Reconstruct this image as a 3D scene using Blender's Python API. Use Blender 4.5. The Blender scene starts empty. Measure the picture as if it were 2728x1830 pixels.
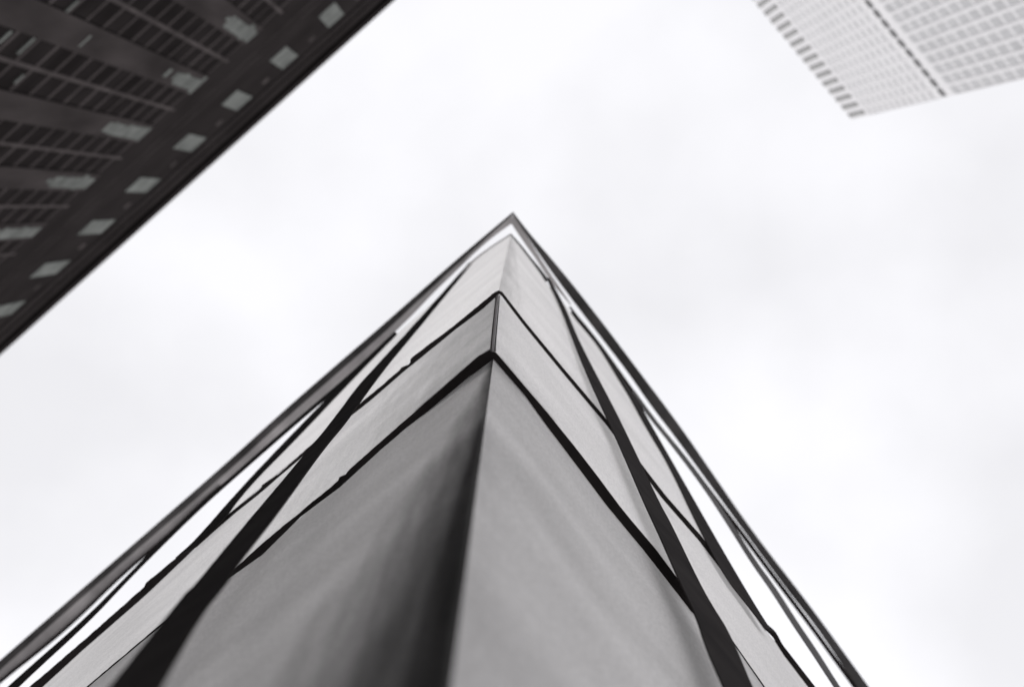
import bpy, bmesh, math, random
from mathutils import Vector, Matrix
random.seed(7)
scene = bpy.context.scene
COL = scene.collection

# ------------------------------------------------------------------ camera
F = 3789.0                       # focal length in photograph pixels (50 mm)
CX, CY = 1364.0, 915.0
CAM = Vector((0, 0, 1.6))
zc = Vector(((1310 - CX) / F, (CY - 545) / F, -1)).normalized()
xc = (Vector((1, 0, 0)) - zc * zc.x).normalized()
yc = zc.cross(xc)
M3 = Matrix((xc, yc, zc))        # camera space -> world space
cd = bpy.data.cameras.new('camera'); cam = bpy.data.objects.new('camera', cd); COL.objects.link(cam)
cam.matrix_world = Matrix.Translation(CAM) @ M3.to_4x4()
cd.lens = 50; cd.sensor_width = 36; cd.clip_end = 5000; cd.clip_start = 0.05
cd.dof.use_dof = True; cd.dof.focus_distance = 11.5; cd.dof.aperture_fstop = 1.05
scene.camera = cam

# ------------------------------------------------------------------ sky, sun, exposure
SUN_EL, SUN_AZ = math.radians(28), Vector((0.05, 1.0, 0)).normalized()
world = bpy.data.worlds.new('World'); scene.world = world; world.use_nodes = True
wt = world.node_tree; wn = wt.nodes; wl = wt.links
for n in list(wn): wn.remove(n)
sky = wn.new('ShaderNodeTexSky'); sky.sky_type = 'NISHITA'; sky.sun_disc = False
sky.sun_elevation = SUN_EL; sky.sun_rotation = math.atan2(SUN_AZ.x, SUN_AZ.y)
sky.dust_density = 3.0; sky.air_density = 1.0
bw = wn.new('ShaderNodeRGBToBW'); wl.new(sky.outputs[0], bw.inputs[0])
tc = wn.new('ShaderNodeTexCoord')
nz = wn.new('ShaderNodeTexNoise'); nz.inputs['Scale'].default_value = 5.0; nz.inputs['Detail'].default_value = 5; nz.inputs['Roughness'].default_value = .45
wl.new(tc.outputs['Generated'], nz.inputs['Vector'])
rg = wn.new('ShaderNodeMapRange'); rg.inputs['From Min'].default_value = .32; rg.inputs['From Max'].default_value = .62
rg.inputs['To Min'].default_value = .86; rg.inputs['To Max'].default_value = 1.0
wl.new(nz.outputs['Fac'], rg.inputs['Value'])
# an overcast cloud layer evens the clear-sky gradient out
flat = wn.new('ShaderNodeMath'); flat.operation = 'MULTIPLY_ADD'; flat.inputs[1].default_value = 0.35; flat.inputs[2].default_value = 7.75
wl.new(bw.outputs[0], flat.inputs[0])
mu = wn.new('ShaderNodeMath'); mu.operation = 'MULTIPLY'; wl.new(flat.outputs[0], mu.inputs[0]); wl.new(rg.outputs[0], mu.inputs[1])
tint = wn.new('ShaderNodeVectorMath'); tint.operation = 'SCALE'; tint.inputs[0].default_value = (.985, .983, 1.02)
wl.new(mu.outputs[0], tint.inputs['Scale'])
bg = wn.new('ShaderNodeBackground'); bg.inputs['Strength'].default_value = 0.1
wl.new(tint.outputs[0], bg.inputs['Color'])
wo = wn.new('ShaderNodeOutputWorld'); wl.new(bg.outputs[0], wo.inputs[0])

sd = bpy.data.lights.new('sun', 'SUN'); sd.energy = 3.2; sd.angle = math.radians(12); sd.color = (1, .985, .985)
sun = bpy.data.objects.new('sun', sd); COL.objects.link(sun)
sdir = Vector((SUN_AZ.x * math.cos(SUN_EL), SUN_AZ.y * math.cos(SUN_EL), math.sin(SUN_EL)))
sun.rotation_euler = sdir.to_track_quat('Z', 'Y').to_euler()
vs = scene.view_settings
vs.view_transform = 'Standard'; vs.look = 'None'; vs.exposure = 0.3; vs.gamma = 1.0
scene.cycles.max_bounces = 8; scene.cycles.transmission_bounces = 6

# ------------------------------------------------------------------ helpers
def ray(px, py):
    return M3 @ Vector(((px - CX) / F, (CY - py) / F, -1))
def ath(u, h):
    """point seen at u (preview units) at height h above the camera"""
    d = ray(u[0] * 1.1673, u[1] * 1.1673); return CAM + d * (h / d.z)
class Plane:
    def __init__(s, a, b, c):
        s.p = a; s.n = (b - a).cross(c - a).normalized()
        if s.n.dot(CAM - a) < 0: s.n = -s.n
    def at(s, u, off=0.0):
        d = ray(u[0] * 1.1673, u[1] * 1.1673)
        t = (s.p + s.n * off - CAM).dot(s.n) / d.dot(s.n)
        return CAM + d * t
def mk(name, verts, faces, mat, parent=None, smooth=False):
    me = bpy.data.meshes.new(name); me.from_pydata([tuple(v) for v in verts], [], faces)
    bm = bmesh.new(); bm.from_mesh(me); bmesh.ops.recalc_face_normals(bm, faces=bm.faces); bm.to_mesh(me); bm.free()
    me.materials.append(mat)
    o = bpy.data.objects.new(name, me); COL.objects.link(o)
    if parent: o.parent = parent; o.matrix_parent_inverse = parent.matrix_world.inverted() if False else Matrix.Translation(-parent.location)
    if smooth:
        for p in me.polygons: p.use_smooth = True
    return o
def tag(o, label=None, cat=None, kind=None, group=None):
    if label: o['label'] = label
    if cat: o['category'] = cat
    if kind: o['kind'] = kind
    if group: o['group'] = group
    return o
def empty(name, loc):
    o = bpy.data.objects.new(name, None); o.location = loc; COL.objects.link(o); return o
def resample(pl, n):
    L = [0]
    for a, b in zip(pl, pl[1:]): L.append(L[-1] + math.hypot(b[0]-a[0], b[1]-a[1]))
    out = []
    for i in range(n):
        t = L[-1] * i / (n-1); k = 0
        while k < len(L)-2 and L[k+1] < t: k += 1
        f = (t - L[k]) / max(1e-9, L[k+1]-L[k])
        out.append((pl[k][0]+(pl[k+1][0]-pl[k][0])*f, pl[k][1]+(pl[k+1][1]-pl[k][1])*f))
    return out
def chaikin(pl, k=2):
    for _ in range(k):
        o = [pl[0]]
        for a, b in zip(pl, pl[1:]):
            o += [(a[0]*.75+b[0]*.25, a[1]*.75+b[1]*.25), (a[0]*.25+b[0]*.75, a[1]*.25+b[1]*.75)]
        pl = o + [pl[-1]]
    return pl
def strip(name, e1, e2, f3, thick, mat, parent, n=40, rough=0.0, label=None):
    """solid bar between two edge lines; f3 turns an edge point into a 3D point, thick is its extrusion vector"""
    if 'ledge' not in name: e1 = chaikin(e1); e2 = chaikin(e2)
    a = resample(e1, n); b = resample(e2, n)
    if rough:
        r = 0
        for i in range(1, n-1):
            r = r*.35 + random.uniform(-rough, rough)
            a[i] = (a[i][0]+r*.5, a[i][1]+r)
    V = []; 
    for p, q in zip(a, b):
        P, Q = f3(p), f3(q)
        V += [P, Q, P + thick, Q + thick]
    Fc = []
    for i in range(n-1):
        k, m = 4*i, 4*i+4
        Fc += [(k, k+1, m+1, m), (k+2, m+2, m+3, k+3), (k, m, m+2, k+2), (k+1, k+3, m+3, m+1)]
    Fc += [(0, 2, 3, 1), (4*n-4, 4*n-3, 4*n-1, 4*n-2)]
    o = mk(name, V, Fc, mat, parent)
    if label: o['label'] = label
    return o

# ------------------------------------------------------------------ materials
def newmat(name):
    m = bpy.data.materials.new(name); m.use_nodes = True
    for n in list(m.node_tree.nodes): m.node_tree.nodes.remove(n)
    return m, m.node_tree.nodes, m.node_tree.links
def solid(name, c, rough=.6, spec=.4, var=.15, scale=3.0, stretch=(1, 1, 1), bump=0.0):
    m, N, L = newmat(name)
    o = N.new('ShaderNodeOutputMaterial'); b = N.new('ShaderNodeBsdfPrincipled')
    b.inputs['Roughness'].default_value = rough; b.inputs['Specular IOR Level'].default_value = spec
    t = N.new('ShaderNodeTexCoord'); mp = N.new('ShaderNodeMapping'); mp.inputs['Scale'].default_value = stretch
    n = N.new('ShaderNodeTexNoise'); n.inputs['Scale'].default_value = scale; n.inputs['Detail'].default_value = 6
    L.new(t.outputs['Object'], mp.inputs[0]); L.new(mp.outputs[0], n.inputs['Vector'])
    r = N.new('ShaderNodeMapRange'); r.inputs['From Min'].default_value = .3; r.inputs['From Max'].default_value = .7
    r.inputs['To Min'].default_value = 1-var; r.inputs['To Max'].default_value = 1+var
    L.new(n.outputs['Fac'], r.inputs[0])
    v = N.new('ShaderNodeVectorMath'); v.operation = 'SCALE'
    v.inputs[0].default_value = (c[0], c[1], c[2]) if isinstance(c, tuple) else ((c, c*.97, c*.97) if c > .05 else (c, c*.88, c*.88))
    L.new(r.outputs[0], v.inputs['Scale']); L.new(v.outputs[0], b.inputs['Base Color'])
    if bump:
        bp = N.new('ShaderNodeBump'); bp.inputs['Strength'].default_value = bump; bp.inputs['Distance'].default_value = .02
        L.new(n.outputs['Fac'], bp.inputs['Height']); L.new(bp.outputs[0], b.inputs['Normal'])
    L.new(b.outputs[0], o.inputs[0]); return m
def sheet(name, along, white=.8, trans=.5, var=.12, corner_shade=None):
    """white translucent sheet with long soft streaks running along its length"""
    m, N, L = newmat(name)
    g = N.new('ShaderNodeNewGeometry')
    d = N.new('ShaderNodeVectorMath'); d.operation = 'DOT_PRODUCT'; d.inputs[1].default_value = tuple(along)
    s = N.new('ShaderNodeSeparateXYZ'); L.new(g.outputs['Position'], d.inputs[0]); L.new(g.outputs['Position'], s.inputs[0])
    c = N.new('ShaderNodeCombineXYZ'); L.new(d.outputs['Value'], c.inputs[0]); L.new(s.outputs['Z'], c.inputs[1])
    mp = N.new('ShaderNodeMapping'); mp.inputs['Scale'].default_value = (.5, .8, 1); mp.inputs['Rotation'].default_value = (0, 0, .12)
    L.new(c.outputs[0], mp.inputs[0])
    n = N.new('ShaderNodeTexNoise'); n.inputs['Scale'].default_value = 1.3; n.inputs['Detail'].default_value = 4; n.inputs['Roughness'].default_value = .5
    L.new(mp.outputs[0], n.inputs['Vector'])
    r = N.new('ShaderNodeMapRange'); r.inputs['From Min'].default_value = .3; r.inputs['From Max'].default_value = .7
    r.inputs['To Min'].default_value = 1-var*2; r.inputs['To Max'].default_value = 1
    L.new(n.outputs['Fac'], r.inputs[0])
    fs = N.new('ShaderNodeTexNoise'); fs.inputs['Scale'].default_value = 45; fs.inputs['Detail'].default_value = 2; L.new(g.outputs['Position'], fs.inputs['Vector'])
    fr = N.new('ShaderNodeMapRange'); fr.inputs['From Min'].default_value = .25; fr.inputs['From Max'].default_value = .75; fr.inputs['To Min'].default_value = .82; fr.inputs['To Max'].default_value = 1.14
    L.new(fs.outputs['Fac'], fr.inputs[0])
    rr = N.new('ShaderNodeMath'); rr.operation = 'MULTIPLY'; L.new(r.outputs[0], rr.inputs[0]); L.new(fr.outputs[0], rr.inputs[1]); r = rr
    v = N.new('ShaderNodeVectorMath'); v.operation = 'SCALE'; v.inputs[0].default_value = (white, white*.992, white*.988)
    L.new(r.outputs[0], v.inputs['Scale'])
    if corner_shade:  # shade beside the corner, painted into the sheet colour with streaky noise
        c0, k, (w0, w1, wp, f0, f1, mn) = corner_shade
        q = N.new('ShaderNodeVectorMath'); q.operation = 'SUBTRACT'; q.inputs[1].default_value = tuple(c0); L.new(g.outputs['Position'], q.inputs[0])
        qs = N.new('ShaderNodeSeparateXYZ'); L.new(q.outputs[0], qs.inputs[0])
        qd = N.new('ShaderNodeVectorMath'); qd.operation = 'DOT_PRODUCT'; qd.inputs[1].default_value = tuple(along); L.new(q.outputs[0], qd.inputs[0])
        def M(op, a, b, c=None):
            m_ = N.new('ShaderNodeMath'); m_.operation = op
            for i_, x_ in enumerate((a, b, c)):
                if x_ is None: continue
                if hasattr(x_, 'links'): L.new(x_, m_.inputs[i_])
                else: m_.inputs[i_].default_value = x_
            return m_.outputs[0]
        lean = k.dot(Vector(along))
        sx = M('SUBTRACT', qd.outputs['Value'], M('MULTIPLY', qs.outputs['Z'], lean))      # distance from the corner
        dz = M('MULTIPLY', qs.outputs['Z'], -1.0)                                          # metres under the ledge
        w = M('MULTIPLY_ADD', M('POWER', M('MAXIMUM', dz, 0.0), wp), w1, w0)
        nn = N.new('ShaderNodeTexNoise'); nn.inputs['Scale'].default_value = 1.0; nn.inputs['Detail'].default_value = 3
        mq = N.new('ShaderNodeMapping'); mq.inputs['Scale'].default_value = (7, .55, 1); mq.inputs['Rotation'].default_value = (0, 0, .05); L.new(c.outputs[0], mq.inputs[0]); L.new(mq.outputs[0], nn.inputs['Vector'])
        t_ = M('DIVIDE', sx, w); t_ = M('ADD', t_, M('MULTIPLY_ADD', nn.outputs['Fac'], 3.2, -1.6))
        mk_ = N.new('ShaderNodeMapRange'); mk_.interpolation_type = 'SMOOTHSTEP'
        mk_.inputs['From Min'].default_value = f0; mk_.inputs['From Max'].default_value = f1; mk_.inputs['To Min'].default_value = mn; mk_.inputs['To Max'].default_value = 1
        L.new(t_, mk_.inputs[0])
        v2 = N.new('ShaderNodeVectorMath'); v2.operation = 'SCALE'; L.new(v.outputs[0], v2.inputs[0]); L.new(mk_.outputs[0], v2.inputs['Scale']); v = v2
    df = N.new('ShaderNodeBsdfDiffuse'); tr = N.new('ShaderNodeBsdfTranslucent'); mx = N.new('ShaderNodeMixShader')
    mx.inputs[0].default_value = trans
    L.new(v.outputs[0], df.inputs[0]); L.new(v.outputs[0], tr.inputs[0])
    L.new(df.outputs[0], mx.inputs[1]); L.new(tr.outputs[0], mx.inputs[2])
    o = N.new('ShaderNodeOutputMaterial'); L.new(mx.outputs[0], o.inputs[0]); return m

A = Vector((-.757, .653, 0)).normalized()      # street grid directions
B = Vector((.653, .757, 0)).normalized()
UP = Vector((0, 0, 1))
m_ground = solid('paving', .3, .9, .2, .2, .8)
m_edge = solid('blackened_steel', .03, .9, .02, .25, 2.0)
m_beam = solid('grey_steel', .1, .8, .1, .45, 1.2, (1, 1, .4))
m_beam2 = solid('pale_grey_steel', .6, .5, .4, .3, 1.2, (1, 1, .4))
def lean(u0, h0, u1, h1):
    a, b = ath(u0, h0), ath(u1, h1); return a, (b-a)/(b.z-a.z)
m_shL = sheet('white_sheet_left', A, .8, .48, .05)
m_shR = sheet('white_sheet_right', B, .8, .37, .06, lean((1166,537), 26, (1138,663), 15) + ((.1, .01, 1, -.3, 2.4, .72),))  # last tuple shapes the painted corner shade, here and on the sheets below
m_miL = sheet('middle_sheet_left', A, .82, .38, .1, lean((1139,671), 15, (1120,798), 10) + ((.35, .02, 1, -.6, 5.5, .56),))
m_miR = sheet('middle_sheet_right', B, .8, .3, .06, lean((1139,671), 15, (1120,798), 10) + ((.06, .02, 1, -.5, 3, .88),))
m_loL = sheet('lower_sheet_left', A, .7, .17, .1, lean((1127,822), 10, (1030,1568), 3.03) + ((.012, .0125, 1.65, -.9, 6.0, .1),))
m_loR = sheet('lower_sheet_right', B, .64, .2, .1)

# ------------------------------------------------------------------ ground
R = 3000
g = mk('ground', [(-R, -R, 0), (R, -R, 0), (R, R, 0), (-R, R, 0)], [(0, 1, 2, 3)], m_ground); tag(g, kind='structure')

# ------------------------------------------------------------------ central panelled structure
H1, H2, H3, HR = 10.0, 15.0, 26.0, 28.0
c_bot = (1030, 1568); c1lo = (1127, 822); c1up = (1120, 798); c2lo = (1139, 671); c2up = (1138, 663); c3 = (1166, 537)
# edge lines (preview units of the photograph)
V1Lu = [c1up, (1114,802),(1093,813),(1049,852),(965,925),(905,977),(842,1032),(793,1076),(790,1083),(774,1089),(771,1097),(754,1113),(690,1164),(683,1172),(651,1197),(585,1252),(534,1300),(402,1395),(220,1548),(100,1651),(-150,1866)]
V1Ll = [c1lo, (1114,833),(1060,873),(978,942),(924,984),(869,1031),(776,1116),(688,1182),(599,1270),(516,1329),(402,1403),(220,1556),(100,1660),(-150,1875)]
V1Ru = [c1up, (1131,804),(1199,884),(1248,941),(1308,1015),(1363,1086),(1415,1156),(1441,1188),(1498,1255),(1561,1340),(1662,1447),(1748,1570),(1950,1850)]
V1Rl = [c1lo, (1199,907),(1254,984),(1319,1070),(1385,1158),(1466,1256),(1545,1357),(1580,1402),(1658,1449),(1744,1573),(1945,1853)]
V2Lu = [c2up, (1128,668),(1040,740),(938,818),(935,821),(936,829),(929,834),(918,837),(911,846),(817,925),(780,952),(637,1080),(598,1106),(596,1112),(590,1118),(520,1174),(450,1232),(333,1330),(328,1340),(180,1470),(75,1560),(-120,1730),(-400,1975)]
V2Ll = [c2lo, (1114,696),(1040,752),(924,846),(842,917),(787,960),(632,1092),(598,1122),(540,1168),(450,1246),(330,1360),(190,1482),(96,1568),(-110,1746),(-390,1992)]
V2Ru = [c2up, (1146,666),(1199,735),(1290,845),(1385,957),(1450,1040),(1517,1128),(1600,1222),(1688,1336),(1752,1425),(1765,1436),(1773,1445),(1786,1470),(1862,1568),(2050,1812)]
V2Rl = [c2lo, (1194,737),(1287,853),(1382,965),(1448,1046),(1514,1130),(1596,1236),(1684,1350),(1748,1436),(1768,1466),(1838,1568),(2030,1820)]
V2Rl = [c2lo] + [(x-4-.006*(x-1140), y+6+.007*(x-1140)) for x, y in V2Ru[1:]]
TLu = [(1166,533),(1119,563),(1073,597),(1040,634)]
TLl = [c3,(1119,567),(1074,603),(1044,637)]
TRu = [(1166,533),(1189,558),(1212,588),(1235,615),(1251,637)]
TRl = [c3,(1186,562),(1209,592),(1231,621),(1246,645)]
ROL = [(1171,484),(1048,587),(950,674),(857,756),(787,816),(645,939),(514,1059),(320,1228),(138,1386),(0,1506),(-200,1681),(-500,1943)]
RML = [(1170,490),(1048,600),(960,681),(880,757),(787,837),(645,961),(514,1082),(320,1247),(138,1406),(0,1529),(-190,1696),(-490,1960)]
RIL = [(1167,511),(1119,545),(1075,585),(1040,620),(990,667),(945,716),(902,757),(798,860),(678,958),(514,1103),(458,1152),(375,1231),(286,1303),(172,1417),(103,1475),(0,1555),(-180,1712),(-480,1975)]
ROR = [(1171,484),(1210,535),(1283,619),(1376,737),(1450,836),(1551,970),(1621,1072),(1719,1215),(1846,1377),(1984,1568),(2180,1838)]
RMR = [(1171,490),(1206,545),(1270,637),(1336,724),(1390,794),(1434,851),(1486,927),(1540,996),(1605,1085),(1669,1172),(1745,1276),(1800,1350),(1865,1432),(1957,1568),(2150,1850)]
RIR = [(1167,511),(1200,560),(1222,590),(1236,612),(1262,650),(1302,696)]

V1Ll = [(x, y-4.5) for x, y in V1Ll]; V1Rl = [(x, y-4) for x, y in V1Rl]; V1Ll[0] = V1Rl[0] = (1126, 819)
c1lo = (1126, 819)
P_L1 = Plane(ath(c1lo, H1), ath((516,1329), H1), ath(c_bot, 3.03))
P_R1 = Plane(ath(c1lo, H1), ath((1545,1357), H1), ath(c_bot, 3.03))
P_L2 = Plane(ath(c1up, H1), ath((534,1300), H1), ath(c2lo, H2))
P_R2 = Plane(ath(c1up, H1), ath((1561,1340), H1), ath(c2lo, H2))
P_L3 = Plane(ath(c2up, H2), ath((450,1232), H2), ath(c3, H3))
P_R3 = Plane(ath(c2up, H2), ath((1688,1336), H2), ath(c3, H3))

pav = empty('panel_building', (0.2, 1.2, 0))
tag(pav, 'pale panelled structure with sharp V-shaped corner, dark stepped ledges and crossing diagonal edge bars', 'building')

def wall(name, top, topf, bot, botf, mat, n=40, m=14, label=None):
    a = resample(top, n); b = resample(bot, n)
    V = []; Fc = []
    for j in range(m):
        t = j/(m-1)
        for i in range(n):
            V.append(topf(a[i]).lerp(botf(b[i]), t))
    for j in range(m-1):
        for i in range(n-1):
            k = j*n+i; Fc.append((k, k+1, k+n+1, k+n))
    o = mk(name, V, Fc, mat, pav, smooth=True)
    if label: o['label'] = label
    return o
at = lambda h: (lambda u: ath(u, h))
# lower walls: from the first ledge to the ground
def low_wall(name, line, plane, mat):
    n = 60; a = resample(line, n); V = []; Fc = []
    c0 = ath(c1lo, H1); c1 = ath(c_bot, 3.03); k = (c1-c0)/(c1.z-c0.z)      # lean of the corner per metre of height
    m = 16
    for j in range(m):
        for i in range(n):
            P = ath(a[i], H1 + .05); z = P.z * (1 - j/(m-1))
            V.append(P + k*(z-P.z))
    for j in range(m-1):
        for i in range(n-1):
            q = j*n+i; Fc.append((q, q+1, q+n+1, q+n))
    return mk(name, V, Fc, mat, pav, smooth=True)
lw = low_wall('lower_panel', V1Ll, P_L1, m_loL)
low_wall('lower_panel', V1Rl, P_R1, m_loR)
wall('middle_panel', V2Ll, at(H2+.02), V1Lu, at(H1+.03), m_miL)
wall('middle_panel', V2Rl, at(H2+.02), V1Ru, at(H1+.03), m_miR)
# upper panels end at the second diagonal bar
D2Lc = [(1044,637),(1000,680),(902,764),(798,862),(676,990),(600,1074),(555,1114),(450,1236)]
D2Rc = [(1251,640),(1285,690),(1318,735),(1376,803),(1418,866),(1447,906),(1482,968),(1537,1058),(1590,1156),(1645,1260),(1688,1340)]
def fan(name, low, edge, top, P, mat, n=44, m=20):
    """sheet between the second ledge line and the top line / outer diagonal"""
    up = resample(top + edge[1:], n); lo = resample(low, n); V = []; Fc = []
    for j in range(m):
        t = j/(m-1)
        for i in range(n):
            u = (up[i][0]*(1-t)+lo[i][0]*t, up[i][1]*(1-t)+lo[i][1]*t)
            V.append(P.at(u))
    for j in range(m-1):
        for i in range(n-1):
            q = j*n+i; Fc.append((q, q+1, q+n+1, q+n))
    return mk(name, V, Fc, mat, pav, smooth=True)
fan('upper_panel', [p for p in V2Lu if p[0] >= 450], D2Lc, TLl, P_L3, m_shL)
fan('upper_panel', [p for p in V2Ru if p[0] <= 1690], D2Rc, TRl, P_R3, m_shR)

# unseen slabs added behind the sheets to block backlight at corner and ledge
def tri(name, z, d, t):
    c = ath((1139,700), z) ; c.z = z + 1.6
    p = [ath(c1lo, H1), ath(V1Ll[-3], H1), ath(V1Rl[-3], H1)]
    c0 = p[0]; a = (p[1]-p[0]).normalized(); b = (p[2]-p[0]).normalized(); i = (a+b).normalized()
    k = (ath(c_bot, 3.03)-c0)/(3.03-H1); c0 = c0 + k*(z-H1) if z < H1 else c0
    c0 = c0 + i*.06
    v = [c0, c0+a*d, c0+a*d+b*d, c0+b*d]
    V = [Vector((q.x, q.y, 1.6+z)) for q in v] + [Vector((q.x, q.y, 1.6+z+t)) for q in v]
    return mk(name, V, [(0,1,2,3),(4,5,6,7),(0,1,5,4),(1,2,6,5),(2,3,7,6),(3,0,4,7)], m_edge, pav)
tri('ledge_light_blocker', H1+.1, .7, .1)
def corner_blocker():  # added only to darken the left sheet beside the corner
    c0 = ath(c1lo, H1); c1 = ath(c_bot, 3.03); k = (c1-c0)/(c1.z-c0.z)
    a = (ath(V1Ll[-3], H1)-c0).normalized(); b = (ath(V1Rl[-3], H1)-c0).normalized()
    V = []
    for z, w in ((0, .62), (H1-1.2, .06)):
        c = c0 + k*(z-c0.z)
        for s, t in ((.04, .02), (w, .55*w), (w, .55*w+.02), (.06, .045)): V.append(c + a*s + b*t)
    return mk('backlight_blocker', V, [(0,1,2,3),(4,5,6,7),(0,1,5,4),(1,2,6,5),(2,3,7,6),(3,0,4,7)], m_edge, pav)
corner_blocker()
# ledges (dark soffits) at the two levels
strip('ledge', V1Lu, V1Ll, at(H1), Vector((0,0,.03)), m_edge, pav, 220, .4)
strip('ledge', V1Ru, V1Rl, at(H1), Vector((0,0,.03)), m_edge, pav, 160, .25)
strip('ledge', V2Lu, V2Ll, at(H2), Vector((0,0,.02)), m_edge, pav, 240, .5)
strip('ledge', V2Ru, V2Rl, at(H2), Vector((0,0,.02)), m_edge, pav, 160, .2)
# moulded trim along the corner of the middle tier
for x0, w0, x1, w1, mt, o_ in ((1131, 2.0, 1120, 2.2, m_beam, .012), (1133.5, 4.5, 1122.5, 6, m_beam2, .008), (1139, 1.4, 1129.5, 2, m_beam, .012)):
    strip('corner_trim', [(x0, 674), (x1, 776), (x1-2, 801)], [(x0+w0, 674), (x1+w1, 776), (x1+w1-1, 801)], lambda u: P_L2.at(u, o_), -P_L2.n*.006, mt, pav, 8)
# top bars
strip('top_rail', TLu, TLl, at(H3), Vector((0,0,.05)), m_beam2, pav, 12)
strip('top_rail', TRu, TRl, at(H3), Vector((0,0,.05)), m_beam, pav, 12)

# diagonal braces
D1Ll = [(1071,598),(1000,679),(940,746),(870,822),(813,884),(770,945),(702,1028),(530,1231),(438,1341),(434,1345),(428,1346),(344,1451),(248,1568),(60,1800)]
D1Lr = [(1077,601),(1006,686),(950,754),(884,832),(829,905),(790,962),(733,1028),(630,1173),(537,1290),(515,1328),(455,1400),(361,1568),(210,1840)]
off = .05
strip('brace', D1Ll, D1Lr, lambda u: P_L3.at(u, .03+max(0, u[1]-700)/900*.42), -P_L3.n*.01, m_edge, pav, 140, .3)
D1Rl = [(1247,634),(1280,702),(1304,765),(1330,832),(1363,906),(1404,993),(1434,1061),(1475,1156),(1507,1223),(1558,1340),(1590,1404),(1612,1476),(1653,1568),(1760,1810)]
D1Rr = [(1254,634),(1290,700),(1316,765),(1352,837),(1407,941),(1453,1037),(1510,1156),(1529,1188),(1599,1334),(1634,1394),(1659,1432),(1691,1502),(1718,1568),(1830,1800)]
strip('brace', D1Rl, D1Rr, lambda u: P_R3.at(u, .03+max(0, u[1]-700)/900*.2), -P_R3.n*.01, m_edge, pav, 140, .2)
D2La = [(902,757),(798,856),(672,984),(548,1114),(444,1234),(400,1272)]
D2Lb = [(906,762),(803,866),(680,996),(562,1114),(499,1200),(448,1246)]
strip('brace', D2La, D2Lb, lambda u: P_L3.at(u, .02), -P_L3.n*.01, m_edge, pav, 80, .2)
D2Ra = [(1299,700),(1345,763),(1374,802),(1412,865),(1439,908),(1472,970),(1527,1060),(1593,1200),(1656,1317),(1700,1372),(1745,1430)]
D2Rb = [(1303,700),(1353,765),(1384,802),(1422,862),(1451,906),(1486,968),(1545,1071),(1624,1210),(1694,1331),(1754,1429),(1765,1440)]
strip('brace', D2Ra, D2Rb, lambda u: P_R3.at(u, .02), -P_R3.n*.01, m_edge, pav, 80, .2)
D3La = [(901,756),(797,855),(676,956),(512,1100),(456,1149),(375,1226),(286,1317),(187,1417),(30,1553),(-150,1722)]
D3Lb = [(904,761),(801,862),(681,962),(517,1106),(461,1156),(381,1233),(292,1322),(199,1421),(48,1558),(-130,1735)]
strip('brace', D3La, D3Lb, lambda u: P_L3.at(u, .02), -P_L3.n*.01, m_edge, pav, 60)
D3Ra = [(1443,893),(1497,970),(1595,1096),(1661,1196),(1712,1279),(1760,1346),(1808,1422),(1857,1494),(1905,1568),(2060,1800)]
D3Rb = [(1448,890),(1503,966),(1602,1092),(1671,1193),(1724,1277),(1773,1343),(1821,1419),(1871,1492),(1918,1568),(2075,1800)]
strip('brace', D3Ra, D3Rb, lambda u: P_R3.at(u, .02), -P_R3.n*.01, m_beam, pav, 60)

# rim: stacked edge beams standing free above
strip('roof_beam', ROL, RML, at(HR), Vector((0,0,.15)), m_beam, pav, 80)
strip('roof_beam', RML, RIL, at(HR-.2), Vector((0,0,.12)), m_beam2, pav, 80)
strip('roof_beam', ROR, RMR, at(HR), Vector((0,0,.15)), m_beam, pav, 80)
strip('roof_beam', [(1171,490),(1206,545),(1240,600),(1303,694)], RIR, at(HR-.2), Vector((0,0,.12)), m_beam2, pav, 30)
IRc = [(1305,712),(1355,771),(1398,830),(1447,899),(1500,970),(1557,1038),(1630,1135),(1688,1210),(1735,1274),(1780,1334),(1846,1421),(1894,1487),(1951,1566),(2130,1815)]
strip('edge_rail', [(x+4,y-3) for x,y in IRc], [(x-4,y+3) for x,y in IRc], at(HR-.3), Vector((0,0,.12)), m_edge, pav, 80)
IRd = [(1360,766),(1404,826),(1453,895),(1506,966),(1563,1034),(1636,1131),(1694,1206),(1741,1270),(1786,1330),(1852,1417),(1900,1483),(1957,1562)]
IL = [(500,1108),(458,1145),(375,1226),(286,1298),(172,1410),(103,1469),(0,1549),(-180,1706),(-480,1969)]
strip('edge_rail', IL, [(x+3,y+7) for x,y in IL], at(HR-.3), Vector((0,0,.12)), m_edge, pav, 60)

# ------------------------------------------------------------------ towers
def frame_of(p0, p1, h):
    a = CAM + ray(*p0)*(h/ray(*p0).z); b = CAM + ray(*p1)*(h/ray(*p1).z)
    s = (b-a).normalized(); n = s.cross(UP)
    if n.dot(CAM-a) < 0: n = -n
    n.z = 0; return a, s, n.normalized()
class Fac:
    def __init__(f, a, s, n): f.a = a.copy(); f.s = s; f.n = n
    def P(f, s, z, o): 
        v = f.a + f.s*s + f.n*o; v.z = z; return v
    def box(f, V, Fc, s0, s1, z0, z1, o0, o1):
        k = len(V)
        for o in (o0, o1):
            V += [f.P(s0, z0, o), f.P(s1, z0, o), f.P(s1, z1, o), f.P(s0, z1, o)]
        Fc += [tuple(k+i for i in q) for q in ((0,1,2,3),(4,7,6,5),(0,4,5,1),(1,5,6,2),(2,6,7,3),(3,7,4,0))]
    def loc(f, px, py):
        d = ray(px, py); t = (f.a-CAM).dot(f.n)/d.dot(f.n); q = CAM + d*t
        return (q-f.a).dot(f.s), q.z

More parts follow.
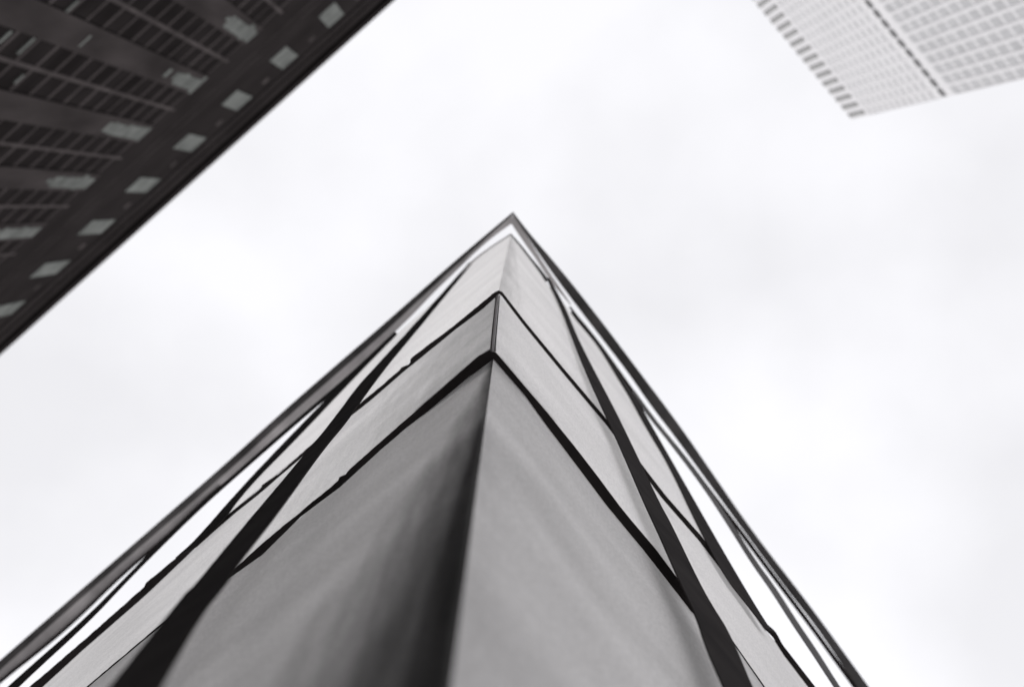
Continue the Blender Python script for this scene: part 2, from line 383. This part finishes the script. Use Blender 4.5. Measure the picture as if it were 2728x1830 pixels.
# dark tower on the left
HL = 160.0
FL = Fac(*frame_of((1039, 0), (0, 934), HL)); ZT = HL + 1.6
m_dwall = solid('dark_bronze_wall', .014, .9, 0, .2, .2)
m_dglass = solid('dark_glass', .01, .7, 0, .3, .3)
m_dpier = solid('dark_pier_stone', .025, .9, 0, .35, .35, (1, 1, .25))
m_dline = solid('mullion_metal', .037, .8, 0, .35, .3)
m_dpale = solid('pale_panel_and_glint', (.082, .086, .082), .9, 0, .3, .5)  # tone of the pale squares, also of the painted pier reflections
m_lamp = None
tw = empty('dark_tower', FL.P(0, 0, -10)); tag(tw, 'very dark office tower with rows of small windows and pale squares below its roof edge', 'skyscraper')
def part(name, boxes, mat, parent, fac, kind=None):
    V, Fc = [], []
    for b in boxes: fac.box(V, Fc, *b)
    o = mk(name, V, Fc, mat, parent)
    if kind: o['kind'] = kind
    return o
S0, S1 = -25, 95
part('wall', [(S0, S1, 0, ZT-.2, -30, 0)], m_dwall, tw, FL)
bays = []
for q in [(754,153),(629,267),(503,379),(382,487),(252,605),(133,716),(32,821)]:
    s, z = FL.loc(*q); bays.append((s, z))
pitch = (bays[-1][0]-bays[0][0])/6; s00 = bays[0][0]; zsq = sum(b[1] for b in bays)/7
part('cornice', [(S0, S1, ZT-3.0, ZT, 0.003, .4)], m_dwall, tw, FL)
for k, z in enumerate((ZT-7.5, ZT-11.5)):
    part('roof_ledge', [(S0, S1, z, z+.35, 0.003, .15)], m_dpier, tw, FL)
PT = 124+1.6
for z in (zsq-9.5, zsq-12, zsq+8): part('roof_ledge', [(S0, S1, z, z+.45, 0.003, .03)], m_dpier, tw, FL)
for i in range(-3, 10): part('vent', [(s00+pitch*(i+.42), s00+pitch*(i+.55), zsq+2, zsq+3.4, .003, .05)], m_dline, tw, FL)
nb0, nb1 = -3, 10
fl = 3.6; zlev = [PT-1-fl*i for i in range(18)]
for i in range(nb0, nb1):
    s = s00 + pitch*i
    part('pale_panel', [(s-1.05, s+1.05, zsq-4.2, zsq+4.2, .003, .08)], m_dpale, tw, FL)
    pr = part('pier', [(s-1.1, s+1.1, 0, PT, .003, .12)], m_dpier, tw, FL)
    bx = [(s-.5, s+.75, PT-random.uniform(8, 13), PT-.3, .123, .135)]  # bright reflections near the pier top, painted as pale strips
    for j in range(9):
        if random.random() < .9:
            zz = PT-.3-1.4*(j+1); wd = random.uniform(.25, 1.05)*(1-.05*j)
            bx.append((s-wd, s+wd, zz+random.uniform(0,.3), zz+1.25, .13, .16))
    part('pier_glint', bx, m_dpale if i % 2 else m_dpale, pr, FL)
    part('mullion', [(s+pitch/2-.16, s+pitch/2+.16, 0, PT+1, .003, .06)], m_dline, tw, FL)
for z in zlev: part('floor_band', [(S0, S1, z-.22, z+.22, .003, .035)], m_dline, tw, FL)
wins = []
for i in range(nb0, nb1-1):
    s = s00+pitch*i
    for a, b in ((s+1.2, s+pitch/2-.25), (s+pitch/2+.25, s+pitch-1.2)):
        for z in zlev: wins.append((a, b, z-fl+.25, z-.25, .003, .02))
def vis(fac, w):
    c = fac.P((w[0]+w[1])/2, (w[2]+w[3])/2, 0) - CAM; d = M3.transposed() @ c
    px = CX + F*d.x/-d.z; py = CY - F*d.y/-d.z
    return -20 < px < 2750 and -20 < py < 1850, d.length
wins.sort(key=lambda w: (not vis(FL, w)[0], vis(FL, w)[1]))
for w in wins[:100]: part('window', [w], m_dglass, tw, FL)
part('windows', wins[100:], m_dglass, tw, FL, 'stuff')

for q0, q1 in (((-10,111),(27,80)),((40,139),(90,99)),((171,27),(206,-2)),((34,218),(60,196)),((205,120),(240,92))):
    a_, b_ = FL.loc(*q0), FL.loc(*q1)
    part('light_strip', [(min(a_[0],b_[0]), max(a_[0],b_[0]), (a_[1]+b_[1])/2-.18, (a_[1]+b_[1])/2+.18, .003, .15)], m_dpale, tw, FL)
# pale tower on the right
HP = 250.0
FP = Fac(*frame_of((2269, 319), (2005, 0), HP)); ZP = HP + 1.6
m_pwall = solid('white_stone', (.51, .505, .51), .8, .2, .03, .2)
m_pwin = solid('pale_grey_glass', (.33, .33, .335), .6, .2, .12, .6)
m_plouv = solid('grey_louvre', (.2, .2, .196), .6, .3, .1, .5)
m_pdark = solid('dark_louvre', (.06, .06, .06), .6, .3, .2, .5)
pt = empty('pale_tower', FP.P(0, 0, -10)); tag(pt, 'tall pale stone tower with fine window grid and grey louvres along its roof edge', 'skyscraper')
L2 = 62
part('wall', [(0, L2, 0, ZP, -45, 0)], m_pwall, pt, FP)
bay = 26.7*HP/F
nb = int(L2/bay)
for i in range(nb+1):
    s = i*bay
    part('pier', [(max(0, s-.2), s+.2, 0, 195+1.6-1.5, .003, .06)], m_pwall, pt, FP)
    part('pier', [(max(0, s-.12), s+.12, 203, ZP-11.5, .003, .04)], m_pwall, pt, FP)
for i in range(nb): part('louvre', [(i*bay+.45, i*bay+1.2, ZP-10.5, ZP-.3, .003, .12)], m_plouv, pt, FP)
part('dark_louvre', [(0.2, nb*bay, 199.7, 200.2, .003, .03)]+[(i*bay+.25, i*bay+1.45, 199.0, 200.9, .003, .06) for i in range(nb)], m_pdark, pt, FP)
big, small = [], []
for k in range(15):
    z = 196-4.0*k
    for i in range(nb): big.append((i*bay+.3, i*bay+bay-.3, z-3.5, z-.4, .003, .02))
for k in range(11):
    z = 239-3.3*k
    for i in range(nb): small.append((i*bay+.3, i*bay+bay-.3, z-1.8, z-.5, .003, .02))
big.sort(key=lambda w: (not vis(FP, w)[0], vis(FP, w)[1]))
for w in big[:100]: part('window', [w], m_pwin, pt, FP)
part('windows', big[100:]+small, m_pwin, pt, FP, 'stuff')
